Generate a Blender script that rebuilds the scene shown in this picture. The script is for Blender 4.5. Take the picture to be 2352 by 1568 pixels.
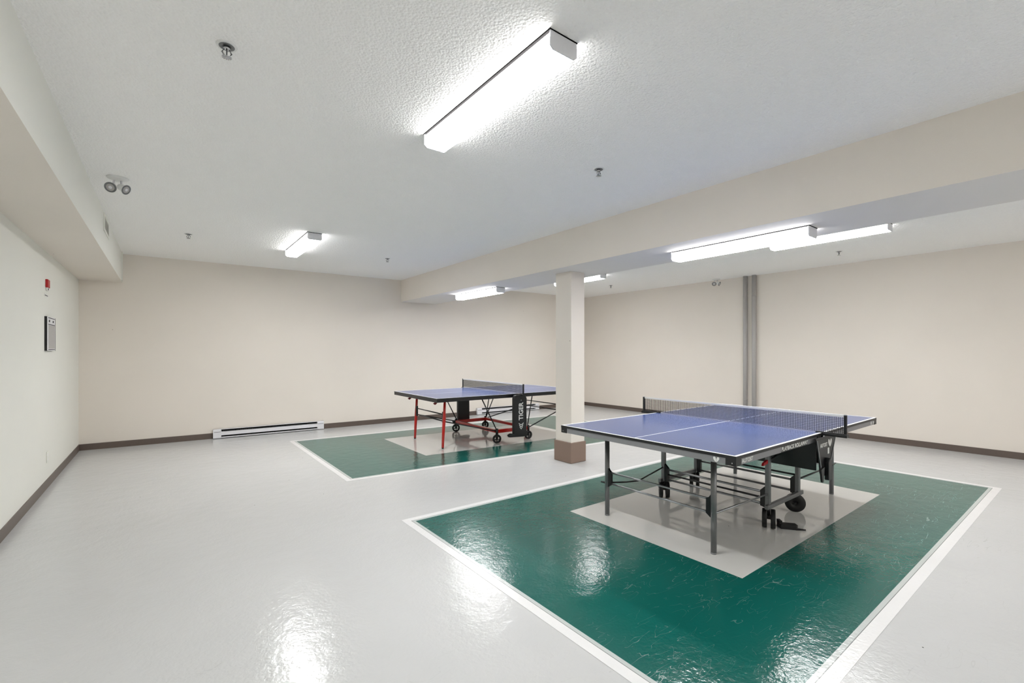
import bpy, bmesh, math, random
from mathutils import Vector, Matrix
random.seed(7)
S = bpy.context.scene
COL = S.collection
for o in list(bpy.data.objects): bpy.data.objects.remove(o, do_unlink=True)

# ---------------------------------------------------------------- camera, world, exposure
YAW = 0.6502
cam = bpy.data.cameras.new('camera'); cam_o = bpy.data.objects.new('camera', cam); COL.objects.link(cam_o)
cam_o.location = (0, 0, 1.389); cam_o.rotation_euler = (math.pi/2, 0, -YAW)
cam.sensor_width = 36; cam.lens = 1053.7/2352*36; cam.shift_y = (809.45-784)/2352
cam.clip_start = 0.05; cam.clip_end = 60
S.camera = cam_o
w = bpy.data.worlds.new('world'); S.world = w; w.use_nodes = True
w.node_tree.nodes['Background'].inputs[0].default_value = (0.8, 0.82, 0.85, 1)
w.node_tree.nodes['Background'].inputs[1].default_value = 0.3
S.view_settings.view_transform = 'Standard'; S.view_settings.look = 'None'
S.view_settings.gamma = 1; S.view_settings.use_curve_mapping = False
S.view_settings.exposure = 3.06
LAMP = 9.0          # strength of the fluorescent lenses
S.cycles.max_bounces = 10; S.cycles.diffuse_bounces = 7
S.cycles.caustics_reflective = False; S.cycles.caustics_refractive = False

# ---------------------------------------------------------------- materials
def srgb(r, g, b):
    f = lambda c: (c/255/12.92) if c/255 <= 0.04045 else ((c/255+0.055)/1.055)**2.4
    return (f(r), f(g), f(b), 1)
class N:
    def __init__(s, name):
        s.m = bpy.data.materials.new(name); s.m.use_nodes = True; s.t = s.m.node_tree
        s.b = s.t.nodes['Principled BSDF']
    def n(s, typ, **kw):
        x = s.t.nodes.new(typ)
        for k, v in kw.items():
            if k.startswith('_'): setattr(x, k[1:], v)
            else: x.inputs[k.replace('_', ' ')].default_value = v
        return x
    def l(s, a, b): s.t.links.new(a, b)
    def pos(s):
        return s.n('ShaderNodeNewGeometry').outputs['Position']
    def math(s, op, a, b=None, clamp=False):
        x = s.t.nodes.new('ShaderNodeMath'); x.operation = op; x.use_clamp = clamp
        for i, v in enumerate((a, b)):
            if v is None: continue
            if isinstance(v, (int, float)): x.inputs[i].default_value = v
            else: s.l(v, x.inputs[i])
        return x.outputs[0]
    def mix(s, fac, a, b):
        x = s.t.nodes.new('ShaderNodeMix'); x.data_type = 'RGBA'
        for i, v in ((0, fac), (6, a), (7, b)):
            if isinstance(v, (int, float)): x.inputs[i].default_value = v
            elif isinstance(v, tuple): x.inputs[i].default_value = v
            else: s.l(v, x.inputs[i])
        return x.outputs[2]
    def bump(s, h, strength, dist, normal=None):
        x = s.n('ShaderNodeBump', Strength=strength, Distance=dist); s.l(h, x.inputs['Height'])
        if normal: s.l(normal, x.inputs['Normal'])
        return x.outputs[0]
def specks(k, p, scale, size, dens):
    v = k.n('ShaderNodeTexVoronoi', Scale=scale); k.l(p, v.inputs['Vector'])
    near = k.math('LESS_THAN', v.outputs['Distance'], size)
    sep = k.n('ShaderNodeSeparateColor'); k.l(v.outputs['Color'], sep.inputs[0])
    return k.math('MULTIPLY', near, k.math('LESS_THAN', sep.outputs[0], dens))
def plain(name, col, rough=0.5, metal=0.0, var=0.06, spec=0.5, bump=0.0, scale=40, coat=0):
    k = N(name); p = k.pos()
    nz = k.n('ShaderNodeTexNoise', Scale=scale, Detail=3.0); k.l(p, nz.inputs['Vector'])
    dark = tuple(c*(1-var) for c in col[:3])+(1,); lite = tuple(min(1, c*(1+var)) for c in col[:3])+(1,)
    k.l(k.mix(nz.outputs[0], dark, lite), k.b.inputs['Base Color'])
    k.b.inputs['Roughness'].default_value = rough; k.b.inputs['Metallic'].default_value = metal
    k.b.inputs['Specular IOR Level'].default_value = spec; k.b.inputs['Coat Weight'].default_value = coat
    if bump: k.l(k.bump(nz.outputs[0], bump, 0.002), k.b.inputs['Normal'])
    return k.m
def wall_mat(name, col, rough=0.75, dots=True, tex=0.25):
    k = N(name); p = k.pos()
    big = k.n('ShaderNodeTexNoise', Scale=1.3, Detail=3.0); k.l(p, big.inputs['Vector'])
    c = k.mix(big.outputs[0], tuple(x*0.965 for x in col[:3])+(1,), tuple(min(1, x*1.03) for x in col[:3])+(1,))
    if dots:
        c = k.mix(specks(k, p, 3.2, 0.016, 0.22), c, srgb(95, 88, 80))
        c = k.mix(specks(k, p, 5.1, 0.03, 0.06), c, srgb(170, 162, 150))
    k.l(c, k.b.inputs['Base Color'])
    f = k.n('ShaderNodeTexNoise', Scale=260.0, Detail=2.0); k.l(p, f.inputs['Vector'])
    k.l(k.bump(f.outputs[0], tex, 0.002), k.b.inputs['Normal'])
    k.b.inputs['Roughness'].default_value = rough; k.b.inputs['Specular IOR Level'].default_value = 0.25
    return k.m
M = {}
M['cream'] = wall_mat('cream_wall_paint', srgb(231, 224, 215))
M['offwhite'] = wall_mat('lit_off_white', srgb(231, 231, 224))  # same paint as the cream, whitened for light on left wall and soffit
# textured ceiling: knock-down plaster
k = N('textured_ceiling'); p = k.pos()
nz = k.n('ShaderNodeTexNoise', Scale=55.0, Detail=4.0, Roughness=0.6); k.l(p, nz.inputs['Vector'])
vo = k.n('ShaderNodeTexVoronoi', Scale=75.0); k.l(p, vo.inputs['Vector'])
h = k.math('ADD', k.math('MULTIPLY', nz.outputs[0], 1.4), k.math('MULTIPLY', vo.outputs['Distance'], -0.8))
k.l(k.bump(h, 0.8, 0.006), k.b.inputs['Normal'])
k.b.inputs['Base Color'].default_value = srgb(252, 251, 249); k.b.inputs['Roughness'].default_value = 0.9
k.b.inputs['Specular IOR Level'].default_value = 0.1
M['ceiling'] = k.m
M['beam_under'] = wall_mat('grey_white_beam_paint', srgb(228, 224, 219), dots=False)
M['base'] = plain('brown_vinyl_base', srgb(98, 86, 79), 0.4, var=0.1)
M['sleeve'] = wall_mat('brown_column_sleeve', srgb(140, 120, 108), dots=False, tex=0.5)

def floor_mat(name, col, rough=0.16, scr=0.0, dots=0.3, scrcol=(210, 225, 222), spec=0.55, peel=0.0018):
    k = N(name); p = k.pos()
    big = k.n('ShaderNodeTexNoise', Scale=0.9, Detail=4.0); k.l(p, big.inputs['Vector'])
    c = k.mix(big.outputs[0], tuple(x*0.94 for x in col[:3])+(1,), tuple(min(1, x*1.05) for x in col[:3])+(1,))
    c = k.mix(specks(k, p, 5.0, 0.022, dots), c, srgb(60, 56, 52))
    c = k.mix(specks(k, p, 17.0, 0.03, dots*0.12), c, srgb(80, 75, 70))
    # long thin curved scuffs, strongest in the near part of the room
    if scr:
        tot = None
        for i, (rot, st, sc) in enumerate(((0.3, 5.0, 2.4), (1.35, 4.0, 3.1), (2.3, 6.0, 2.7), (0.9, 3.0, 4.0))):
            mp = k.n('ShaderNodeMapping'); k.l(p, mp.inputs['Vector'])
            mp.inputs['Rotation'].default_value = (0, 0, rot); mp.inputs['Scale'].default_value = (1, st, 1)
            mp.inputs['Location'].default_value = (i*3.7, i*1.9, 0)
            v = k.n('ShaderNodeTexNoise', Scale=sc, Detail=1.5, Distortion=0.6); k.l(mp.outputs[0], v.inputs['Vector'])
            ln = k.math('LESS_THAN', k.math('ABSOLUTE', k.math('SUBTRACT', v.outputs[0], 0.5)), 0.0022)
            g = k.n('ShaderNodeTexNoise', Scale=1.5+i*0.6, Detail=2.0); k.l(mp.outputs[0], g.inputs['Vector'])
            ln = k.math('MULTIPLY', ln, k.math('GREATER_THAN', g.outputs[0], 0.54))
            tot = ln if tot is None else k.math('MAXIMUM', tot, ln)
        zone = k.n('ShaderNodeTexNoise', Scale=0.7, Detail=1.0); k.l(p, zone.inputs['Vector'])
        z = k.math('MULTIPLY', k.math('SUBTRACT', zone.outputs[0], 0.35, ), 3.0, clamp=True)
        sx = k.n('ShaderNodeSeparateXYZ'); k.l(p, sx.inputs[0])
        near = k.math('SUBTRACT', 1.25, k.math('MULTIPLY', sx.outputs[1], 0.28), clamp=True)
        tot = k.math('MULTIPLY', k.math('MULTIPLY', tot, z), k.math('MULTIPLY', near, scr))
        c = k.mix(tot, c, srgb(*scrcol))
    k.l(c, k.b.inputs['Base Color'])
    # orange-peel sealed surface
    f = k.n('ShaderNodeTexNoise', Scale=48.0, Detail=2.0, Distortion=0.4); k.l(p, f.inputs['Vector'])
    g = k.n('ShaderNodeTexNoise', Scale=9.0, Detail=1.0); k.l(p, g.inputs['Vector'])
    h = k.math('ADD', f.outputs[0], k.math('MULTIPLY', g.outputs[0], 2.0))
    k.l(k.bump(h, 0.65, peel), k.b.inputs['Normal'])
    rz = k.n('ShaderNodeMapRange'); rz.inputs['To Min'].default_value = rough*0.75; rz.inputs['To Max'].default_value = rough*1.2
    k.l(big.outputs[0], rz.inputs['Value'])
    # a foot-worn, duller patch at the corner of the nearer court
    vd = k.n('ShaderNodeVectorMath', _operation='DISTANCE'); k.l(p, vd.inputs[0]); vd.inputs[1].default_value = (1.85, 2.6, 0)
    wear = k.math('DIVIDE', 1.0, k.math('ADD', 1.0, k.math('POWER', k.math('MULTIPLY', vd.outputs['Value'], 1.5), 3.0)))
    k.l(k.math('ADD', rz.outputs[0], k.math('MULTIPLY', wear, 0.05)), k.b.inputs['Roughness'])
    k.b.inputs['Specular IOR Level'].default_value = spec
    return k.m
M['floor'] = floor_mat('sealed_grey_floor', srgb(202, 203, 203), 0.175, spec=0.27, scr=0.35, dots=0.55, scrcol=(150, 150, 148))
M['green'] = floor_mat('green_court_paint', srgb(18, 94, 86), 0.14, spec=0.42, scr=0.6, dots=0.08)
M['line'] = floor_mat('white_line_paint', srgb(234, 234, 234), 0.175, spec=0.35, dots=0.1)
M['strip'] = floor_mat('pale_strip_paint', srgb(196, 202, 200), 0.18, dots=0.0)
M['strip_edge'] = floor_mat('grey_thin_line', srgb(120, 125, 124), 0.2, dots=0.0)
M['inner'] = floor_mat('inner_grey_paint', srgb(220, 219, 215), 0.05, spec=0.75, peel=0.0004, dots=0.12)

k = N('lamp_lens')
nz = k.n('ShaderNodeTexNoise', Scale=3.0); k.l(k.pos(), nz.inputs['Vector'])
k.l(k.mix(nz.outputs[0], (0.99, 0.985, 0.985, 1), (1.0, 0.995, 0.99, 1)), k.b.inputs['Emission Color'])
k.b.inputs['Emission Strength'].default_value = LAMP
k.b.inputs['Base Color'].default_value = (0.8, 0.8, 0.8, 1)
M['lens'] = k.m
M['lens_side'] = k.m.copy(); M['lens_side'].node_tree.nodes['Principled BSDF'].inputs['Emission Strength'].default_value = LAMP*0.09
M['lampwhite'] = plain('white_enamel', srgb(222, 223, 228), 0.35, var=0.03)
M['white'] = plain('white_plastic', srgb(232, 232, 230), 0.4, var=0.03)
M['whitemetal'] = plain('white_painted_metal', srgb(226, 226, 230), 0.35, var=0.03)
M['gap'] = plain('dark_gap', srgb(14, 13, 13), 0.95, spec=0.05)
M['black'] = plain('black_plastic', srgb(20, 20, 22), 0.38, var=0.2)
M['blackmetal'] = plain('black_painted_steel', srgb(24, 24, 27), 0.32, var=0.2)
M['rubber'] = plain('black_rubber', srgb(16, 16, 17), 0.55, var=0.2)
M['panel'] = plain('dark_panel', srgb(16, 26, 26), 0.35, var=0.3, scale=8)
M['steel'] = plain('grey_steel', srgb(122, 123, 125), 0.34, metal=0.6, var=0.1)
M['rod'] = plain('bright_steel_rod', srgb(165, 168, 172), 0.28, metal=0.85, var=0.1)
M['apron'] = plain('grey_apron_steel', srgb(140, 140, 143), 0.42, metal=0.3, var=0.08, scale=300)
M['plate'] = plain('dark_grey_plate', srgb(62, 63, 62), 0.45, var=0.12)
M['red'] = plain('red_enamel', srgb(196, 26, 18), 0.3, var=0.1, coat=0.4)
M['darkred'] = plain('dark_red_enamel', srgb(120, 14, 20), 0.4)
M['alarmred'] = plain('red_alarm_plastic', srgb(178, 20, 28), 0.4)
M['text'] = plain('white_print', srgb(236, 236, 234), 0.5, var=0.02)
M['chrome'] = plain('chrome', srgb(185, 186, 188), 0.18, metal=0.95)
M['pipe'] = plain('grey_pipe', srgb(176, 173, 171), 0.5, var=0.06)
M['net'] = plain('black_net_cord', srgb(30, 31, 35), 0.8)
def blue_mat():
    k = N('blue_playing_surface'); p = k.pos()
    f = k.n('ShaderNodeTexNoise', Scale=3.0, Detail=3.0); k.l(p, f.inputs['Vector'])
    c = k.mix(f.outputs[0], srgb(70, 88, 142), srgb(84, 102, 154))
    c = k.mix(specks(k, p, 9.0, 0.03, 0.12), c, srgb(190, 200, 225))
    k.l(c, k.b.inputs['Base Color']); k.b.inputs['Roughness'].default_value = 0.2
    g = k.n('ShaderNodeTexNoise', Scale=220.0); k.l(p, g.inputs['Vector'])
    k.l(k.bump(g.outputs[0], 0.1, 0.0006), k.b.inputs['Normal'])
    k.b.inputs['Specular IOR Level'].default_value = 0.6
    return k.m
M['blue'] = blue_mat()

# ---------------------------------------------------------------- mesh helpers
class MB:
    def __init__(s, off=(0, 0, 0)):
        s.bm = bmesh.new(); s.off = Vector(off); s.mats = []; s.cur = 0
    def mat(s, m):
        if m not in s.mats: s.mats.append(m)
        s.cur = s.mats.index(m); return s
    def _f(s, vs, smooth=False):
        try: f = s.bm.faces.new(vs)
        except ValueError: return None
        f.material_index = s.cur; f.smooth = smooth; return f
    def v(s, p): return s.bm.verts.new(Vector(p)-s.off)
    def box(s, a, b):
        x0, y0, z0 = a; x1, y1, z1 = b
        x0, x1 = sorted((x0, x1)); y0, y1 = sorted((y0, y1)); z0, z1 = sorted((z0, z1))
        return s.hull8([(x0, y0, z0), (x1, y0, z0), (x1, y1, z0), (x0, y1, z0)], [(x0, y0, z1), (x1, y0, z1), (x1, y1, z1), (x0, y1, z1)])
    def hull8(s, lo, hi):
        a = [s.v(p) for p in lo]; b = [s.v(p) for p in hi]; n = len(a)
        s._f(a[::-1]); s._f(b)
        for i in range(n): s._f([a[i], a[(i+1) % n], b[(i+1) % n], b[i]])
        return s
    def prism(s, pts, vec):
        v = Vector(vec); return s.hull8(pts, [tuple(Vector(p)+v) for p in pts])
    def beam(s, p, q, wd, ht, up=(0, 0, 1)):
        p, q, up = Vector(p), Vector(q), Vector(up); d = (q-p).normalized()
        sd = d.cross(up).normalized(); u = sd.cross(d).normalized()
        c = [(-1, -1), (1, -1), (1, 1), (-1, 1)]
        lo = [p+sd*(i*wd/2)+u*(j*ht/2) for i, j in c]; hi = [q+sd*(i*wd/2)+u*(j*ht/2) for i, j in c]
        return s.hull8(lo, hi)
    def tube(s, pts, r, n=12, caps=True, smooth=True):
        pts = [Vector(p) for p in pts]; rings = []
        rr = r if isinstance(r, (list, tuple)) else [r]*len(pts)
        for i, p in enumerate(pts):
            if i == 0: d = pts[1]-pts[0]
            elif i == len(pts)-1: d = pts[-1]-pts[-2]
            else: d = (pts[i+1]-pts[i]).normalized()+(pts[i]-pts[i-1]).normalized()
            if d.length < 1e-9: d = pts[-1]-pts[0]
            d.normalize(); a = Vector((0, 0, 1)) if abs(d.z) < 0.9 else Vector((1, 0, 0))
            x = d.cross(a).normalized(); y = d.cross(x).normalized()
            rings.append([s.v(p+x*rr[i]*math.cos(t*2*math.pi/n)+y*rr[i]*math.sin(t*2*math.pi/n)) for t in range(n)])
        for a, b in zip(rings, rings[1:]):
            for i in range(n): s._f([a[i], a[(i+1) % n], b[(i+1) % n], b[i]], smooth)
        if caps: s._f(rings[0][::-1]); s._f(rings[-1])
        return s
    def ring(s, c, ax, r0, r1, t, n=24):     # flat washer / tyre profile
        c, ax = Vector(c), Vector(ax).normalized(); a = Vector((0, 0, 1)) if abs(ax.z) < 0.9 else Vector((1, 0, 0))
        x = ax.cross(a).normalized(); y = ax.cross(x).normalized(); L = []
        for r, h in ((r0, -t/2), (r1*0.95, -t/2), (r1, -t*0.3), (r1, t*0.3), (r1*0.95, t/2), (r0, t/2)):
            L.append([s.v(c+ax*h+x*r*math.cos(k*2*math.pi/n)+y*r*math.sin(k*2*math.pi/n)) for k in range(n)])
        for a_, b_ in zip(L, L[1:]+L[:1]):
            for i in range(n): s._f([a_[i], a_[(i+1) % n], b_[(i+1) % n], b_[i]], True)
        return s
    def build(s, name, parent=None, mat=None, bevel=0.0):
        if mat: s.mats = [mat]
        bmesh.ops.recalc_face_normals(s.bm, faces=s.bm.faces)
        me = bpy.data.meshes.new(name); s.bm.to_mesh(me); s.bm.free()
        for m in s.mats: me.materials.append(m)
        o = bpy.data.objects.new(name, me); COL.objects.link(o)
        if parent: o.parent = parent
        if bevel:
            b = o.modifiers.new('bevel', 'BEVEL'); b.width = bevel; b.segments = 2; b.limit_method = 'ANGLE'; b.angle_limit = 0.7
        return o
def empty(name, loc, rz=0.0):
    o = bpy.data.objects.new(name, None); COL.objects.link(o); o.location = loc; o.rotation_euler = (0, 0, rz)
    o.empty_display_size = 0.1; return o
def tag(o, label, cat, group=None):
    o['label'] = label; o['category'] = cat
    if group: o['group'] = group
    return o
def struct(o, label=None):
    o['kind'] = 'structure'
    if label: o['label'] = label
    return o
def lettering(name, txt, size, mw, parent, mat, sx=1.0, ext=0.0006, font=None):
    """text as mesh; mw = matrix in the parent's space whose XY plane carries the text"""
    c = bpy.data.curves.new(name, 'FONT'); c.body = txt; c.size = size; c.extrude = ext; c.offset = size*0.02
    c.align_x = 'CENTER'; c.align_y = 'CENTER'
    t = bpy.data.objects.new('tmp', c); COL.objects.link(t)
    bpy.context.view_layer.update()
    me = bpy.data.meshes.new_from_object(t.evaluated_get(bpy.context.evaluated_depsgraph_get()))
    bpy.data.objects.remove(t, do_unlink=True)
    me.name = name; me.transform(mw @ Matrix.Diagonal((sx, 1, 1, 1))); me.materials.clear(); me.materials.append(mat)
    o = bpy.data.objects.new(name, me); COL.objects.link(o); o.parent = parent; return o
def frame(o, x, y):                       # matrix from origin and in-plane axes
    x, y = Vector(x).normalized(), Vector(y).normalized(); z = x.cross(y)
    m = Matrix((x, y, z)).transposed().to_4x4(); m.translation = Vector(o); return m

# ---------------------------------------------------------------- room
XL, XR, YF, ZC = -0.951, 8.873, -5.2, 2.8415
yb = lambda x: 8.7813-0.0376*(x-1.6)      # the far wall runs slightly askew
XB0, XB1, ZB = 3.8046, 4.5691, 2.4086
T = 0.15
fl = MB().hull8([(XL-T, YF-T, -0.12), (XR+T, YF-T, -0.12), (XR+T, yb(XR+T)+T, -0.12), (XL-T, yb(XL-T)+T, -0.12)],
                [(XL-T, YF-T, 0), (XR+T, YF-T, 0), (XR+T, yb(XR+T)+T, 0), (XL-T, yb(XL-T)+T, 0)]).build('floor', mat=M['floor'])
struct(fl)
def quad(pts, z, h=0.0004):
    return [(x, y, z-h) for x, y in pts], [(x, y, z) for x, y in pts]
def inset(pts, d):                         # inward offset of a ccw quad
    n = len(pts); out = []
    L = []
    for i in range(n):
        a, b = Vector(pts[i]), Vector(pts[(i+1) % n]); t = (b-a).normalized(); nn = Vector((-t.y, t.x))
        L.append((a+nn*d, t))
    for i in range(n):
        (p, r), (q, s_) = L[i-1], L[i]
        cr = r.x*s_.y-r.y*s_.x; t = ((q-p).x*s_.y-(q-p).y*s_.x)/cr; out.append(tuple(p+r*t))
    return out
def court(outer, inner, name_label, in_label):
    g = inset(outer, 0.087)
    lo, hi = quad(g, 0.0010); gr = MB().hull8(lo, hi).build('painted_court', fl, M['green']); gr['label'] = name_label
    def band(a, b, z, m, nm):
        mb = MB()
        for i in range(4):
            j = (i+1) % 4; q = [a[i], a[j], b[j], b[i]]; lo, hi = quad(q, z, 0.0006); mb.hull8(lo, hi)
        return mb.build(nm, gr, m)
    band(outer, inset(outer, 0.060), 0.0014, M['line'], 'white_border')['label'] = 'white painted border line'
    band(inset(outer, 0.060), inset(outer, 0.0635), 0.0014, M['strip_edge'], 'thin_line')
    band(inset(outer, 0.0635), g, 0.0014, M['strip'], 'pale_strip')
    lo, hi = quad(inner, 0.0018); r = MB().hull8(lo, hi).build('inner_rectangle', gr, M['inner']); r['label'] = in_label
court([(1.568, 0.702), (6.829, 0.700), (6.843, 3.565), (1.570, 3.579)],
      [(2.834, 1.388), (5.574, 1.392), (5.580, 2.885), (2.834, 2.889)],
      'green painted rectangle under the nearer table', 'light grey painted rectangle under the nearer table')
court([(1.575, 5.012), (6.83, 4.665), (6.93, 7.56), (1.573, 7.838)],
      [(2.818, 5.620), (5.60, 5.455), (5.66, 6.955), (2.827, 7.111)],
      'green painted rectangle under the farther table', 'light grey painted rectangle under the farther table')

H2 = ZC+0.25
struct(MB().box((XL-T, YF-T, 0), (XL, yb(XL), H2)).build('wall_left', mat=M['offwhite']))
struct(MB().box((XR, YF-T, 0), (XR+T, yb(XR), H2)).build('wall_right', mat=M['cream']))
struct(MB().box((XL-T, YF-T, 0), (XR+T, YF, H2)).build('wall_front', mat=M['cream']))
struct(MB().prism([(XL-T, yb(XL-T), 0), (XR+T, yb(XR+T), 0), (XR+T, yb(XR+T)+T, 0), (XL-T, yb(XL-T)+T, 0)], (0, 0, H2)).build('wall_back', mat=M['cream']))
struct(MB().prism([(XL-T, YF-T, ZC), (XR+T, YF-T, ZC), (XR+T, yb(XR+T)+T, ZC), (XL-T, yb(XL-T)+T, ZC)], (0, 0, 0.25)).build('ceiling', mat=M['ceiling']))
# dropped beam across the room: cream faces, grey-white underside
mb = MB().mat(M['cream'])
lo = [(XB0, YF, ZB), (XB1, YF, ZB), (XB1+.004, yb(XB1), ZB), (XB0+.004, yb(XB0), ZB)]; hi = [(x, y, ZC) for x, y, z in lo]
a = [mb.v(q) for q in lo]; b = [mb.v(q) for q in hi]
for i in range(4): mb._f([a[i], a[(i+1) % 4], b[(i+1) % 4], b[i]])
mb._f(b); mb.mat(M['beam_under'])._f(a[::-1])
struct(mb.build('trim_1'), 'long dropped beam under the ceiling')
# soffit (duct chase) along the left wall
xs = lambda y: -0.493+0.0041*(y-5)
mb = MB().mat(M['offwhite'])
lo = [(XL, YF, 2.42), (xs(YF), YF, 2.42), (xs(8.85), yb(-.48), 2.42), (XL, yb(XL), 2.42)]; hi = [(x, y, ZC) for x, y, z in lo]
a = [mb.v(q) for q in lo]; b = [mb.v(q) for q in hi]
for i in range(4): mb._f([a[i], a[(i+1) % 4], b[(i+1) % 4], b[i]])
mb._f(b); mb.mat(M['cream'])._f(a[::-1])  # underside keeps the cream as the shaded tone of the same paint
struct(mb.build('trim_2'), 'boxed soffit along the left wall')
struct(MB().box((xs(8.7)-.002, 8.66, 2.43), (xs(8.7)+0.012, 8.70, ZC)).build('trim_3', mat=M['offwhite']), 'narrow upright strip at the soffit end')
# vinyl base
bh, bt = 0.089, 0.008
struct(MB().box((XL, YF, 0), (XL+bt, yb(XL), bh)).build('baseboard_left', mat=M['base']))
struct(MB().box((XR-bt, YF, 0), (XR, yb(XR), bh)).build('baseboard_right', mat=M['base']))
struct(MB().box((XL, YF, 0), (XR, YF+bt, bh)).build('baseboard_front', mat=M['base']))
struct(MB().prism([(XL, yb(XL)-bt, 0), (XR, yb(XR)-bt, 0), (XR, yb(XR), 0), (XL, yb(XL), 0)], (0, 0, bh)).build('baseboard_back', mat=M['base']))
# column
col = empty('column', (4.18, 4.26, 0)); tag(col, 'square cream column with brown sleeve at its foot, holding up the beam', 'column')
off = (4.18, 4.26, 0)
MB(off).box((4.062, 4.117, 0.0), (4.297, 4.402, ZB)).build('shaft', col, M['cream'], bevel=0.004)
o = MB(off).box((4.046, 4.104, 0.002), (4.313, 4.417, 0.259)).build('sleeve', col, M['sleeve'], bevel=0.006); o['label'] = 'brown sleeve at the foot'

# ---------------------------------------------------------------- ceiling fixtures
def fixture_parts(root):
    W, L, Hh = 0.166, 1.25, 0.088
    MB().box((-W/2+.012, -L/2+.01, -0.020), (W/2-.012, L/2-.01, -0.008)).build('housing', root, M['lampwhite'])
    MB().box((-W/2-.003, -L/2-.002, -0.0055), (W/2+.003, L/2+.002, 0)).build('gap_shade_strip', root, M['gap'])  # black strip painted in for the shaded gap above the housing
    pr = [(-W/2, -0.016), (-W/2, -Hh+.016), (-W/2+.018, -Hh), (W/2-.018, -Hh), (W/2, -Hh+.016), (W/2, -0.016)]
    o = MB().prism([(x*0.985, -L/2+.004, z if z > -.05 else z*0.985) for x, z in pr], (0, L-.008, 0)).build('lens', root, M['lens'])
    o.data.materials.append(M['lens_side'])
    for f in o.data.polygons:
        if abs(f.normal.x) > 0.3: f.material_index = 1
    for s_ in (-1, 1):
        y = s_*L/2
        MB().prism([(x, y, z+(0.0105 if z > -.05 else 0)) for x, z in pr], (0, -s_*0.006, 0)).build('end_cap', root, M['lampwhite'])
def copy_tree(o, parent=None):
    c = o.copy(); COL.objects.link(c)
    if parent: c.parent = parent
    for ch in list(o.children): copy_tree(ch, c)
    return c
LX = [((1.463, 2.155, ZC), 'large bright strip light on the ceiling nearest the camera, well in front of the beam'),
      ((1.463, 6.500, ZC), 'small-looking strip light on the ceiling towards the back wall, left of the beam'),
      ((4.187, 6.420, ZB), 'strip light under the beam at its far end, left of the column'),
      ((4.187, 2.105, ZB), 'strip light under the beam, right of the column, with dark gap above it'),
      ((6.480, 2.150, ZC), 'strip light on the ceiling beyond the beam, seen just behind the beam light at right'),
      ((6.450, 6.330, ZC), 'strip light beyond the beam, partly hidden behind the column top'),
      ((1.463, -3.3, ZC), 'added unseen strip light on the ceiling behind the camera, left row'),  # rear row is added out of view to brighten the ceiling
      ((6.480, -3.3, ZC), 'added unseen strip light on the ceiling behind the camera, right row'),
      ((4.187, -3.3, ZB), 'added unseen strip light under the beam behind the camera')]
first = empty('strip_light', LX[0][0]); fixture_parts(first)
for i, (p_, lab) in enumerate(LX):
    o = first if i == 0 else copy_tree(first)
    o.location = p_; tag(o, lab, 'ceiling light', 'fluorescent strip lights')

# sprinklers
def sprinkler_parts(r):
    MB().tube([(0, 0, 0), (0, 0, -0.005)], [0.045, 0.042], 28).build('escutcheon', r, M['white'])
    b_ = MB().tube([(0, 0, -0.004), (0, 0, -0.020)], 0.014, 12)
    for s_ in (-1, 1): b_.tube([(s_*0.010, 0, -0.018), (s_*0.020, 0, -0.034), (s_*0.005, 0, -0.055)], 0.0035, 8)
    b_.build('frame_arms', r, M['chrome'])
    MB().tube([(0, 0, -0.020), (0, 0, -0.050)], 0.003, 8).build('glass_bulb', r, M['steel'])
    d = MB().tube([(0, 0, -0.055), (0, 0, -0.058)], 0.010, 12)
    for a_ in range(12):
        t = a_*math.pi/6; d.beam((0.006*math.cos(t), 0.006*math.sin(t), -0.0565), (0.021*math.cos(t), 0.021*math.sin(t), -0.0555), 0.006, 0.0015)
    d.build('deflector', r, M['chrome'])
    MB().ring((0, 0, -0.0055), (0, 0, 1), 0.014, 0.033, 0.002, 24).build('recess_ring', r, M['steel'])
SP = [((0.240, 2.547), 'sprinkler head on the ceiling at upper left, nearest the soffit'),
      ((2.744, 2.475), 'sprinkler head on the ceiling right of the nearest strip light'),
      ((0.248, 6.869), 'sprinkler head on the far left part of the ceiling near the soffit vent'),
      ((2.753, 6.790), 'sprinkler head on the far ceiling just left of the beam'),
      ((7.721, 2.400), 'sprinkler head beyond the beam, above the right wall at right'),
      ((7.698, 6.595), 'sprinkler head beyond the beam, just right of the column top')]
first = empty('fire_sprinkler', (0, 0, ZC)); sprinkler_parts(first)
for i, (q, lab) in enumerate(SP):
    o = first if i == 0 else copy_tree(first)
    o.location = (q[0], q[1], ZC); tag(o, lab, 'sprinkler', 'ceiling fire sprinklers')

# twin-head emergency lamps
def twin_lamp(loc, rz, label):
    r = empty('emergency_light', loc, rz); tag(r, label, 'emergency light', 'twin head emergency lights')
    MB().tube([(0, 0, 0), (0, 0, -0.008), (0, 0, -0.022)], [0.075, 0.070, 0.035], 28).build('canopy', r, M['white'])
    for s_ in (-1, 1):
        base = Vector((s_*0.022, 0, -0.018)); c = Vector((s_*0.032, -0.02, -0.082))
        d = Vector((0.80, -0.40, -0.45) if s_ > 0 else (-0.12, -0.88, -0.45)).normalized()
        hd = MB().tube([c-d*0.030, c-d*0.018, c+d*0.018, c+d*0.036], [0.018, 0.026, 0.030, 0.041], 24).build('lamp_head', r, M['white'])
        MB().tube([base, c-d*0.006], 0.008, 10).build('swivel', r, M['whitemetal'])
        MB().ring(c+d*0.037, d, 0.028, 0.041, 0.004, 24).build('rim', hd, M['steel'])
        MB().tube([c+d*0.0355, c+d*0.038], 0.030, 24).build('lamp_lens', hd, M['pipe'])
        MB().tube([c+d*0.037, c+d*0.040], 0.012, 16).build('bulb', hd, M['whitemetal'])
twin_lamp((-0.30, 5.03, ZC), -0.15, 'white twin-head emergency lamp on the ceiling beside the left soffit')
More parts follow.
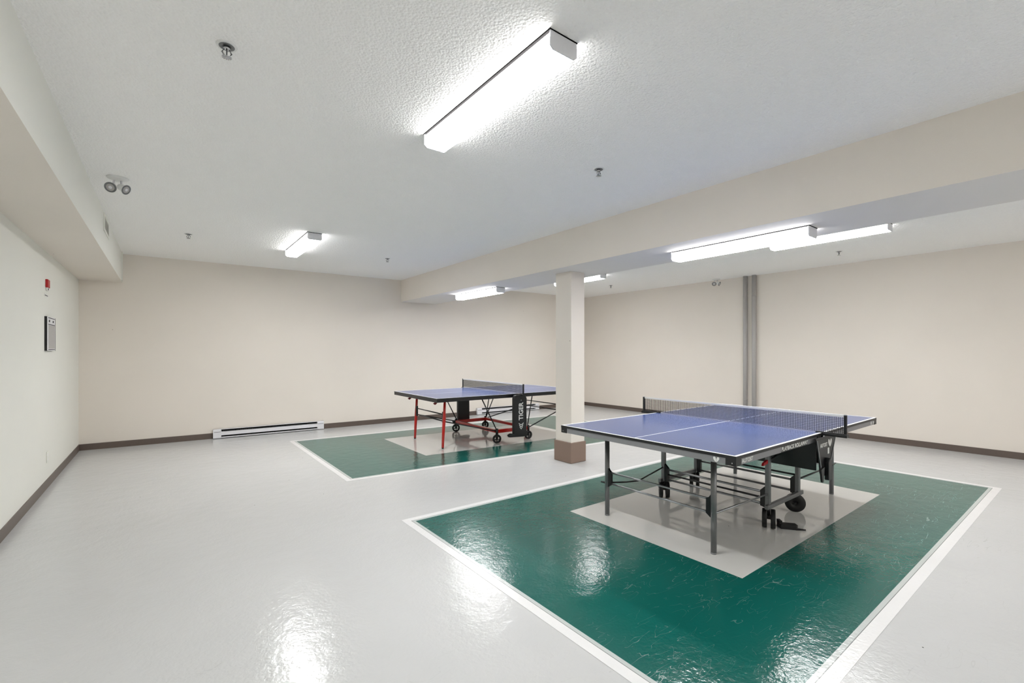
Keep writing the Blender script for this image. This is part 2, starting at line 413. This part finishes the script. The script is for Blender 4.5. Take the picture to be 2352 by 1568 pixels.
twin_lamp((8.72, 4.79, ZC), -1.0, 'small white twin-head emergency lamp above the right wall left of the grey pipes')

# ---------------------------------------------------------------- left wall items
a0 = empty('fire_alarm_strobe', (XL, 6.66, 2.03)); tag(a0, 'red fire alarm strobe with clear lens high on the left wall', 'fire alarm')
of = (XL, 6.66, 2.03)
MB(of).box((XL, 6.565, 2.052), (XL+0.020, 6.675, 2.135)).build('body', a0, M['alarmred'], bevel=0.004)
MB(of).box((XL, 6.575, 2.022), (XL+0.017, 6.67, 2.054)).build('strobe_lens', a0, M['white'], bevel=0.006)
MB(of).box((XL+0.017, 6.585, 2.026), (XL+0.019, 6.610, 2.044)).build('strobe_bulb', a0, M['gap'])
p0 = empty('name_plate', (XL, 6.60, 1.97)); tag(p0, 'tiny white label plate on the left wall below the red fire alarm', 'label plate')
MB((XL, 6.60, 1.97)).box((XL, 6.51, 1.957), (XL+0.004, 6.68, 1.983)).build('plate', p0, M['white'])
MB((XL, 6.60, 1.97)).box((XL+0.004, 6.52, 1.967), (XL+0.0046, 6.67, 1.973)).build('printed_line', p0, M['gap'])
c0 = empty('wall_cabinet', (XL, 6.72, 1.40)); tag(c0, 'shallow wall box with white framed front and black side on the left wall', 'wall cabinet')
of = (XL, 6.72, 1.40)
MB(of).box((XL, 6.520, 1.408), (XL+0.020, 6.93, 1.756)).build('body', c0, M['black'])
MB(of).box((XL+0.020, 6.520, 1.408), (XL+0.024, 6.93, 1.756)).build('front_panel', c0, M['whitemetal'])
MB(of).box((XL+0.024, 6.565, 1.430), (XL+0.0255, 6.885, 1.672)).build('inset_panel', c0, M['pipe'])
for zz in (1.744, 1.678, 1.420): MB(of).box((XL+0.024, 6.555, zz-.003), (XL+0.025, 6.895, zz+.003)).build('seam', c0, M['gap'])
for yy in (6.60, 6.80): MB(of).tube([(XL+0.024, yy, 1.712), (XL+0.029, yy, 1.712)], 0.012, 12).build('knob', c0, M['black'])
MB(of).box((XL+0.0242, 6.912, 1.408), (XL+0.0252, 6.93, 1.756)).build('edge_line', c0, M['black'])
w0 = empty('wall_outlet', (XL, 6.655, 0.26)); tag(w0, 'thin white outlet plate low on the left wall above the baseboard', 'outlet')
of = (XL, 6.655, 0.26)
MB(of).box((XL, 6.62, 0.257), (XL+0.007, 6.69, 0.371)).build('cover_plate', w0, M['offwhite'], bevel=0.002)
for zz in (0.290, 0.338): MB(of).box((XL+0.007, 6.640, zz-0.013), (XL+0.009, 6.670, zz+0.013)).build('socket', w0, M['white'])
# vent grille on the soffit face
v0 = empty('vent_grille', (-0.487, 6.545, 2.646)); tag(v0, 'white air vent grille set in the soffit face at left', 'vent')
of = (-0.487, 6.545, 2.646); xf = xs(6.5)
mb = MB(of)
for a_, b_ in (((6.29, 2.646), (6.80, 2.672)), ((6.29, 2.80), (6.80, 2.826)), ((6.29, 2.672), (6.33, 2.80)), ((6.76, 2.672), (6.80, 2.80))):
    mb.box((xf, a_[0], a_[1]), (xf+0.008, b_[0], b_[1]))
mb.build('frame', v0, M['offwhite'])
MB(of).box((xf+0.0005, 6.33, 2.672), (xf+0.002, 6.76, 2.80)).build('backing', v0, M['pipe'])
mb = MB(of)
for i in range(9):
    z = 2.680+i*0.0135; mb.prism([(xf+0.002, 6.33, z), (xf+0.008, 6.33, z-0.006), (xf+0.008, 6.33, z-0.004), (xf+0.002, 6.33, z+0.003)], (0, 0.43, 0))
sl = mb.build('louvres', v0, M['offwhite'])

# ---------------------------------------------------------------- heaters along the back wall
def heater(x0, x1, label):
    L = x1-x0; ang = math.atan(-0.0376)
    r = empty('baseboard_heater', (x0, yb(x0)-bt-0.001, 0), ang); tag(r, label, 'heater', 'white baseboard heaters on the back wall')
    D, H0 = 0.062, 0.150; e = 0.11
    MB().box((0, -0.010, 0.012), (L, 0, H0)).build('back_plate', r, M['whitemetal'])
    for a_, b_ in ((0, e), (L-e, L)):
        c = MB().prism([(a_, 0, 0.010), (a_, -D, 0.010), (a_, -D, H0-0.02), (a_, -D+0.018, H0), (a_, 0, H0)], (b_-a_, 0, 0)).build('end_cap', r, M['whitemetal'])
        MB().box((a_+.008, -D-0.0008, H0-0.045), (b_-.008, -D, H0-0.040)).build('seam', c, M['gap'])
    MB().box((e, -D, 0.052), (L-e, -D+0.004, 0.112)).build('front_panel', r, M['whitemetal'])
    MB().prism([(e, 0, H0), (e, -0.044, H0), (e, -0.046, H0-0.006), (e, 0, H0-0.006)], (L-2*e, 0, 0)).build('top_lip', r, M['whitemetal'])
    MB().box((e, -D, 0.012), (L-e, -0.012, 0.026)).build('bottom_lip', r, M['whitemetal'])
    MB().box((e, -0.012, 0.026), (L-e, -0.010, H0-0.008)).build('dark_recess', r, M['gap'])
    mb = MB(); n = int((L-2*e)/0.014)
    for i in range(n):
        x = e+0.007+i*0.014; mb.box((x, -0.052, 0.060), (x+0.002, -0.014, 0.126))
    mb.build('heating_fins', r, M['rod'])
    MB().tube([(e, -0.033, 0.092), (L-e, -0.033, 0.092)], 0.006, 8).build('heating_element', r, M['chrome'])
    return r
heater(0.640, 2.324, 'white baseboard heater on the back wall, left of the farther table')
heater(5.56, 7.30, 'white baseboard heater on the back wall, seen under and behind the farther table')

# ---------------------------------------------------------------- pipes on the right wall
for y0, lab in ((4.268, 'left one of the two grey upright pipes on the right wall'), (4.104, 'right one of the two grey upright pipes on the right wall')):
    x = XR-0.041; r = empty('wall_pipe', (x, y0, 0)); tag(r, lab, 'pipe', 'upright pipes on the right wall')
    MB((x, y0, 0)).tube([(x, y0, 0.0), (x, y0, ZC)], 0.039, 24).build('tube', r, M['pipe'])
    for z in (0.5, 1.5, 2.45):
        MB((x, y0, 0)).ring((x, y0, z), (0, 0, 1), 0.0385, 0.0405, 0.012, 24).build('clamp', r, M['pipe'])

# ---------------------------------------------------------------- shared table parts
def net_parts(r, u, v0, v1, z0, z1, U0, V0, postw=0.022, tape=0.016):
    o_ = (U0, V0, 0); mb = MB(o_); p = 0.0125; w_ = 0.0028
    n = int((v1-v0)/p)
    for i in range(n+1):
        v = v0+(v1-v0)*i/n; mb.box((u-w_/2, v-w_/2, z0+.004), (u+w_/2, v+w_/2, z1-tape))
    m_ = int((z1-tape-z0)/p)
    for j in range(m_+1):
        z = z0+.004+(z1-tape-z0-.004)*j/m_; mb.box((u-w_/2, v0, z-w_/2), (u+w_/2, v1, z+w_/2))
    net = mb.build('net', r, M['net'])
    MB(o_).box((u-0.003, v0, z1-tape), (u+0.003, v1, z1)).build('net_tape', net, M['text'])
    return net
def top_half(r, u0, u1, V, zt, th, U0, V0, end, lw=0.020):
    """blue board with white edge lines and half of the centre line; end=-1 line at u0, +1 at u1"""
    mb = MB((U0, V0, 0)); z = zt
    us = [u0, u0+lw, u1] if end < 0 else [u0, u1-lw, u1]
    vs = [0, lw, V/2-0.0035, V/2+0.0035, V-lw, V]
    for i in range(2):
        for j in range(5):
            white = (end < 0 and i == 0) or (end > 0 and i == 1) or j in (0, 2, 4)
            mb.mat(M['text'] if white else M['blue'])
            q = [mb.v(p_) for p_ in ((us[i], vs[j], z), (us[i+1], vs[j], z), (us[i+1], vs[j+1], z), (us[i], vs[j+1], z))]; mb._f(q)
    mb.mat(M['black']); mb.hull8([(u0, 0, z-th), (u1, 0, z-th), (u1, V, z-th), (u0, V, z-th)], [(u0, 0, z-.0004), (u1, 0, z-.0004), (u1, V, z-.0004), (u0, V, z-.0004)])
    return mb.build('tabletop', r)
def caster(r, u, v, rad, axis, U0, V0, ztop, twin=True, spokes=False):
    ax = Vector(axis).normalized(); o_ = (U0, V0, 0)
    st = MB(o_).tube([(u, v, ztop), (u, v, rad+0.02)], 0.012, 12)
    st.beam((u, v, rad+0.03), (u, v, rad-0.006), 0.016, 0.03, up=ax)
    st.tube([Vector((u, v, rad))-ax*0.036, Vector((u, v, rad))+ax*0.036], 0.007, 10)
    c = st.build('caster', r, M['black'])
    for s_ in ((-1, 1) if twin else (0,)):
        cc = Vector((u, v, rad))+ax*(0.030*s_)
        wb = MB(o_).mat(M['rubber']); wb.ring(cc, ax, rad*0.62 if spokes else 0.012, rad, 0.034, 28)
        if spokes:
            wb.ring(cc, ax, 0.004, rad*0.28, 0.024, 16)
            x = ax.cross(Vector((0, 0, 1))).normalized(); y = ax.cross(x)
            for q in range(5):
                t = q*2*math.pi/5+0.3; d = x*math.cos(t)+y*math.sin(t); wb.beam(cc+d*rad*0.22, cc+d*rad*0.66, 0.010, 0.014, up=ax)
        wh = wb.build('wheel', c)
        MB(o_).tube([cc-ax*0.019, cc+ax*0.019], 0.005, 10).build('hub_cap', wh, M['chrome'])
    return c

# ---------------------------------------------------------------- nearer table (grey frame)
TX, TY, TR = 2.7564, 1.3866, 0.0043
U0, V0 = 1.37, 0.7625; V = 1.525
cs, sn = math.cos(TR), math.sin(TR)
nt = empty('table_tennis_table', (TX+U0*cs-V0*sn, TY+U0*sn+V0*cs, 0), TR)
tag(nt, 'nearer blue table tennis table with grey steel frame and black casters', 'table tennis table')
o_ = (U0, V0, 0)
for k_, (u0, u1, end) in enumerate(((0.0, 1.364, -1), (1.376, 2.74, 1))):
    top_half(nt, u0, u1, V, 0.76, 0.020, U0, V0, end)
    ap = MB(o_); t = 0.020; z0, z1 = 0.700, 0.7395
    cut = 0.055
    if end < 0: ap.box((0.004, cut, z0), (t, V-cut, z1)); ap.box((u1-t, t, z0), (u1-.002, V-t, z1))
    else: ap.box((u1-t, cut, z0), (u1-.004, V-cut, z1)); ap.box((u0+.002, t, z0), (u0+t, V-t, z1))
    a_, b_ = (cut, u1-0.10) if end < 0 else (u0+0.10, u1-cut)
    ap.box((a_, 0.004, z0), (b_, t, z1)); ap.box((a_, V-t, z0), (b_, V-.004, z1))
    ap_o = ap.build('apron', nt, M['apron'])
    ue = 0.0 if end < 0 else 2.74; s_ = 1 if end < 0 else -1
    for v_, sv in ((0, 1), (V, -1)):
        cc = MB(o_).prism([(ue+s_*.001, v_+sv*.001, 0.698), (ue+s_*(cut+.012), v_+sv*.001, 0.698), (ue+s_*(cut+.012), v_+sv*(.022), 0.698),
                           (ue+s_*.022, v_+sv*(.022), 0.698), (ue+s_*.022, v_+sv*(cut+.012), 0.698), (ue+s_*.001, v_+sv*(cut+.012), 0.698)], (0, 0, 0.042)).build('corner_cap', nt, M['black'])
        MB(o_).tube([(ue-s_*0.001, v_+sv*0.025, 0.715), (ue+s_*.003, v_+sv*0.025, 0.715)], 0.004, 8).build('screw', cc, M['chrome'])
    if end < 0: apron0 = ap_o
    else: apron1 = ap_o
def wings(parent, o3, x, y, s, mat):       # butterfly-wing emblem, in plane (x, y) at o3
    o3, x, y = Vector(o3), Vector(x), Vector(y); n_ = x.cross(y)*0.0008; mb = MB(o_)
    for sg in (-1, 1):
        ang = 0.38*sg; pts = []
        for q in range(16):
            t = q*2*math.pi/16; a_ = 0.21*math.cos(t); b_ = 0.48*math.sin(t)*(1.0)
            a_ *= (1.0+0.5*math.sin(t))/1.0
            X = a_*math.cos(ang)+b_*math.sin(ang)+sg*0.24; Y = -a_*math.sin(ang)+b_*math.cos(ang)
            pts.append(o3+x*X*s+y*Y*s)
        mb.prism(pts, n_)
    return mb.build('butterfly_logo', parent, mat)
# printing on the side apron facing the camera (plane v = 0)
fx = lambda u, z: (u-U0, -V0+0.0035, z)
MB(o_).box((0.635, 0.0030, 0.701), (1.085, 0.004, 0.7385)).build('sticker', apron0, M['black'])
lettering('lettering', 'PLAYBACK ROLLAWAY', 0.040, frame((0.86-U0, -V0+0.0022, 0.7195), (1, 0, 0), (0, 0, 1)), apron0, M['text'], sx=1.06)
lettering('lettering', 'AUTOST', 0.034, frame((0.150-U0, -V0+0.0032, 0.7195), (1, 0, 0), (0, 0, 1)), apron0, M['text'], sx=1.1)
wings(apron0, (0.0030, 0.127, 0.7195), (0, -1, 0), (0, 0, 1), 0.036, M['text'])
wings(apron1, (2.655, 0.0030, 0.7195), (1, 0, 0), (0, 0, 1), 0.034, M['text'])
MB(o_).box((2.58, 0.0032, 0.706), (2.60, 0.004, 0.735)).build('printed_mark', apron1, M['text'])
# legs with feet, brackets and cross bars
for u in (0.27, 2.47):
    for v in (0.29, 1.24):
        lg = MB(o_).tube([(u, v, 0.012), (u, v, 0.70)], 0.0195, 20).build('leg', nt, M['steel'])
        MB(o_).tube([(u, v, 0), (u, v, 0.012)], 0.0200, 20).build('foot_cap', lg, M['steel'])
        sv = 1 if v < 0.7 else -1
        MB(o_).prism([(u-.010, v+sv*.014, 0.245), (u-.010, v+sv*.052, 0.272), (u-.010, v+sv*.052, 0.375), (u-.010, v+sv*.030, 0.388), (u-.010, v+sv*.014, 0.412)], (0.020, 0, 0)).build('bracket', lg, M['black'])
    for z in (0.372, 0.278):
        MB(o_).tube([(u, 0.335, z), (u, 1.195, z)], 0.0078, 10).build('cross_bar', nt, M['rod'])
MB(o_).tube([(0.27, 1.225, 0.275), (0.262, 1.30, 0.275)], 0.008, 8).build('bolt', nt, M['black'])
for u, u_ in ((1.085, -1), (1.655, 1)):
    for v in (0.285, 1.24):
        ps = MB(o_).box((u-.020, v-.017, 0.155), (u+.020, v+.017, 0.70)).build('post', nt, M['steel'], bevel=0.006)
        sv = 1 if v < 0.7 else -1
        MB(o_).prism([(u-.012, v+sv*.015, 0.150), (u-.012, v+sv*.055, 0.160), (u-.012, v+sv*.055, 0.285), (u-.012, v+sv*.015, 0.325)], (0.024, 0, 0)).build('bracket', ps, M['black'])
    for z in (0.272, 0.178):
        MB(o_).tube([(u, 0.30, z), (u, 1.22, z)], 0.0095, 10).build('cross_bar', nt, M['rod'] if u < 1.2 else M['steel'])
    MB(o_).tube([(u, 0.30, 0.225 if u < 1.2 else 0.32), (u, 1.22, 0.225 if u < 1.2 else 0.32)], 0.008, 10).build('cross_bar', nt, M['blackmetal'])
for v in (0.275, 1.25):
    MB(o_).beam((1.03, v, 0.166), (1.72, v, 0.166), 0.028, 0.034).build('chassis_rail', nt, M['steel'], bevel=0.004)
va = Vector((0.92, 0.39, 0))
caster(nt, 1.075, 0.275, 0.074, (-0.39, 0.92, 0), U0, V0, 0.16)
caster(nt, 1.640, 0.300, 0.080, (0.88, 0.47, 0), U0, V0, 0.16, twin=False)
caster(nt, 1.085, 1.235, 0.076, (-0.62, 0.78, 0), U0, V0, 0.16)
caster(nt, 1.640, 1.250, 0.074, (-0.50, 0.86, 0), U0, V0, 0.16)
# folding braces
for v, s_ in ((0.29, 1), (1.24, -1)):
    mid = [(0.27, v, 0.277), (1.085, v-.005*s_, 0.262)] if v < .5 else [(0.28, v, 0.277), (0.52, v, 0.240), (0.70, v, 0.222), (1.08, v, 0.290)]
    MB(o_).tube(mid, 0.007, 10).build('folding_brace', nt, M['rod'] if v < .5 else M['blackmetal'])
    MB(o_).tube([(1.655, v, 0.279), (2.47, v, 0.279)], 0.008, 10).build('folding_brace', nt, M['blackmetal'])
# hanging dark centre panels below the net
for u in (1.30, 1.44):
    MB(o_).box((u-.008, 0.02, 0.468 if u < 1.4 else 0.50), (u+.008, 1.505, 0.735)).build('centre_panel', nt, M['panel'], bevel=0.003)
# red locking levers
for v in (0.285, 1.24):
    MB(o_).prism([(0.985, v-.008, 0.500), (0.998, v-.008, 0.520), (1.066, v-.008, 0.536), (1.066, v-.008, 0.508)], (0, 0.016, 0)).build('release_lever', nt, M['alarmred'])
    MB(o_).tube([(1.10, v, 0.52), (1.22, v, 0.548), (1.30, v, 0.55)], 0.008, 8).build('release_rod', nt, M['blackmetal'])
# side plates carrying the lock
for v, sv in ((0.0, -1), (V, 1)):
    vp = v+sv*0.024
    pts = [(1.150, 0.738), (1.575, 0.738), (1.530, 0.690), (1.470, 0.540), (1.395, 0.452), (1.270, 0.428), (1.232, 0.470), (1.205, 0.600)]
    pl_ = MB(o_).prism([(a_, vp, b_) for a_, b_ in pts], (0, sv*0.006, 0)).build('side_plate', nt, M['black'])
    pf = vp+sv*0.006
    gp = [(1.160, 0.722), (1.548, 0.716), (1.500, 0.652), (1.197, 0.649)]
    MB(o_).prism([(a_, pf, b_) for a_, b_ in gp], (0, sv*0.0012, 0)).build('grey_panel', pl_, M['plate'])
    MB(o_).beam((1.165, pf+sv*.002, 0.722), (1.262, pf+sv*.002, 0.450), 0.006, 0.006).build('edge_rib', pl_, M['rod'])
    MB(o_).beam((1.545, pf+sv*.002, 0.716), (1.400, pf+sv*.002, 0.455), 0.005, 0.005).build('edge_rib', pl_, M['rod'])
    if v == 0:
        lettering('lettering', 'AUTOST', 0.040, frame((1.300-U0, pf-0.0018-V0, 0.674), (1, 0, 0), (0, 0, 1)), pl_, M['text'], sx=0.92)
        wings(pl_, (1.428, pf-0.0014, 0.680), (1, 0, 0), (0, 0, 1), 0.066, M['text'])
        MB(o_).box((1.380, pf-.001, 0.598), (1.412, pf-.002, 0.645)).build('sticker', pl_, M['text'])
        for uu in (1.298, 1.335): MB(o_).beam((uu, pf-.002, 0.645), (uu, pf-.002, 0.575), 0.006, 0.006).build('slot_rail', pl_, M['steel'])
    MB(o_).prism([(1.318, pf, 0.405), (1.318, pf, 0.545), (1.350, pf, 0.575), (1.388, pf, 0.545), (1.388, pf, 0.405)], (0, sv*0.03, 0)).build('lock_slider', pl_, M['black'], bevel=0.004)
    MB(o_).prism([(1.215, pf, 0.500), (1.285, pf, 0.512), (1.262, pf, 0.400), (1.240, pf, 0.400)], (0, sv*0.014, 0)).build('lock_hook', pl_, M['blackmetal'])
    MB(o_).tube([(1.39, pf, 0.485), (1.56, pf, 0.500)], [0.010, 0.003], 10).build('lock_handle', pl_, M['blackmetal'])
    # net post and its clamp
    vb = v+sv*0.152
    cl = MB(o_).box((1.352, v-sv*0.045, 0.7605), (1.388, v+sv*0.165, 0.7685)); cl.box((1.345, v+sv*0.006, 0.742), (1.395, v+sv*0.168, 0.7605))
    cl = cl.build('net_clamp', nt, M['black'], bevel=0.002)
    ps = MB(o_).box((1.361, vb-0.010, 0.768), (1.379, vb+0.010, 0.912)).build('net_post', nt, M['black'], bevel=0.003)
    MB(o_).box((1.363, vb-0.008, 0.905), (1.377, vb+0.008, 0.916)).build('post_tip', ps, M['rod'])
net_parts(nt, 1.37, -0.145, V+0.145, 0.765, 0.913, U0, V0)

# loose piece on the floor
bp = empty('plastic_bracket', (3.925, 1.572, 0.002), -0.85)
tag(bp, 'small black plastic bracket lying on the floor below the front casters of the nearer table', 'bracket')
mbp = MB().prism([(-.062, .040, 0), (-.052, -.030, 0), (.055, -.040, 0), (.075, -.012, 0), (.070, .030, 0)], (0, 0, 0.034)); mbp.build('body', bp, M['rubber'], bevel=0.004)
MB().prism([(-.062, .038, 0.03), (-.040, .038, 0.03), (-.036, -.010, 0.03), (-.056, -.010, 0.03)], (0, 0, 0.028)).build('raised_lug', bp, M['rubber'])
MB().prism([(.050, -.039, 0), (.074, -.012, 0), (.125, -.030, 0)], (0, 0, 0.010)).build('tapered_tongue', bp, M['rubber'])

# ---------------------------------------------------------------- farther table (red frame)
FX, FY, FR = 2.9672, 5.5931, -0.0216
cs, sn = math.cos(FR), math.sin(FR)
ft = empty('table_tennis_table', (FX+U0*cs-V0*sn, FY+U0*sn+V0*cs, 0), FR)
tag(ft, 'farther blue table tennis table with red frame and black side covers', 'table tennis table')
for k_, (u0, u1, end) in enumerate(((0.0, 1.364, -1), (1.376, 2.74, 1))):
    top_half(ft, u0, u1, V, 0.76, 0.020, U0, V0, end)
    ap = MB(o_); t = 0.022; z0, z1 = 0.704, 0.741
    ap.box((u0+.001, 0.001, z0), (u1-.001, t, z1)); ap.box((u0+.001, V-t, z0), (u1-.001, V-.001, z1))
    ap.box((u0+.001, t, z0), (u0+t, V-t, z1)); ap.box((u1-t, t, z0), (u1-.001, V-t, z1))
    ap.build('apron', ft, M['black'])
for u, s_ in ((0.262, -1), (2.478, 1)):
    for v in (0.31, 1.27):
        v = v-0.02
        lg = MB(o_).tube([(u+s_*.022, v, 0.018), (u+s_*.008, v, 0.30), (u-s_*.002, v, 0.44), (u-s_*.004, v, 0.52), (u-s_*.012, v, 0.705)],
                         [0.018, 0.022, 0.024, 0.019, 0.017], 16).build('leg', ft, M['red'])
        MB(o_).tube([(u+s_*.023, v, 0), (u+s_*.022, v, 0.026)], 0.015, 14).build('foot_cap', lg, M['rubber'])
        sv = 1 if v < .7 else -1
        MB(o_).box((u-.014, v+sv*.012, 0.37), (u+.014, v+sv*.040, 0.53)).build('bracket', lg, M['black'], bevel=0.004)
    for z in (0.492, 0.395):
        MB(o_).tube([(u, 0.31, z), (u, 1.23, z)], 0.0085, 10).build('cross_bar', ft, M['blackmetal'])
# red base frame
ch = 0.045
for v in (0.19, 1.42):
    MB(o_).beam((1.10, v, 0.178), (1.71, v, 0.178), 0.045, 0.055).build('base_rail', ft, M['red'], bevel=0.008)
for u in (1.10, 1.71):
    MB(o_).beam((u, 0.19, 0.182), (u, 1.42, 0.182), 0.055, 0.045).build('base_rail', ft, M['red'], bevel=0.008)
for u in (1.10, 1.71):
    for v in (0.165, 1.445):
        caster(ft, u, v, 0.068, (0.30 if u < 1.3 else 0.05, 1, 0), U0, V0, 0.19, twin=False, spokes=True)
        MB(o_).tube([(u, v, 0.13), (u, v, 0.225)], 0.020, 14).build('corner_pivot', ft, M['black'])
        s_ = -1 if u < 1.3 else 1
        MB(o_).tube([(u, v+(.02 if v < .7 else -.02), 0.215), (u+s_*(0.27 if u < 1.3 else 0.10), v+(.02 if v < .7 else -.02), 0.712)], 0.0085, 10).build('support_strut', ft, M['blackmetal'])
        # long folding rods from the chassis to the outer legs
        v2 = 0.29 if v < .7 else 1.25; ul = 0.262 if u < 1.3 else 2.478
        MB(o_).tube([(u, v, 0.185), (ul, v2, 0.392)], 0.009, 10).build('folding_brace', ft, M['blackmetal'])
# crossing strut pair seen under the near half
MB(o_).tube([(1.71, 1.42, 0.21), (1.86, 1.30, 0.705)], 0.0085, 10).build('support_strut', ft, M['blackmetal'])
# black side covers
for v, sv in ((-0.062, -1), (V+0.062, 1)):
    pts = [(1.222, 0.170), (1.222, 0.700), (1.238, 0.738), (1.262, 0.750), (1.415, 0.750), (1.440, 0.738), (1.456, 0.700), (1.462, 0.170), (1.475, 0.128), (1.40, 0.112), (1.14, 0.125), (1.125, 0.160), (1.175, 0.178)]
    cv = MB(o_).prism([(a_, v, b_) for a_, b_ in pts], (0, sv*0.055, 0)).build('side_cover', ft, M['black'], bevel=0.006)
    if v < 0:
        vf = v-0.055-0.0012-V0
        lettering('lettering', 'TIGER', 0.112, frame((1.352-U0, vf, 0.500), (0, 0, 1), (-1, 0, 0)), cv, M['text'], sx=0.88)
        mb = MB(o_)
        for q in range(3):
            zc = 0.318-q*0.028; hw = 0.044-q*0.009
            for sg in (-1, 1):
                mb.beam((1.352, vf+V0, zc-0.020), (1.352+sg*hw*0.6, vf+V0, zc-0.012), 0.0015, 0.011, up=(0, 0, 1))
                mb.beam((1.352+sg*hw*0.6, vf+V0, zc-0.012), (1.352+sg*hw, vf+V0, zc+0.006), 0.0015, 0.010, up=(0, 0, 1))
        mb.tube([(1.352, vf+V0-.0006, 0.232), (1.352, vf+V0+.0006, 0.232)], 0.006, 10); mb.tube([(1.352, vf+V0-.0006, 0.668), (1.352, vf+V0+.0006, 0.668)], 0.005, 10)
        mb.build('chevron_logo', cv, M['text'])
    vb = (0 if v < 0 else V)+sv*0.150
    ps = MB(o_).box((1.362, vb-.009, 0.752), (1.378, vb+.009, 0.912)).build('net_post', ft, M['black'])
    MB(o_).box((1.345, (0 if v < 0 else V), 0.742), (1.395, vb+sv*.009, 0.758)).build('net_clamp', ft, M['black'])
for v in (0.30, 1.20):
    MB(o_).prism([(0.10, v, 0.66), (0.16, v, 0.70), (0.17, v, 0.70), (0.15, v, 0.655), (0.125, v, 0.64)], (0, 0.02, 0)).build('release_lever', ft, M['darkred'])
net_parts(ft, 1.37, -0.142, V+0.142, 0.765, 0.912, U0, V0)
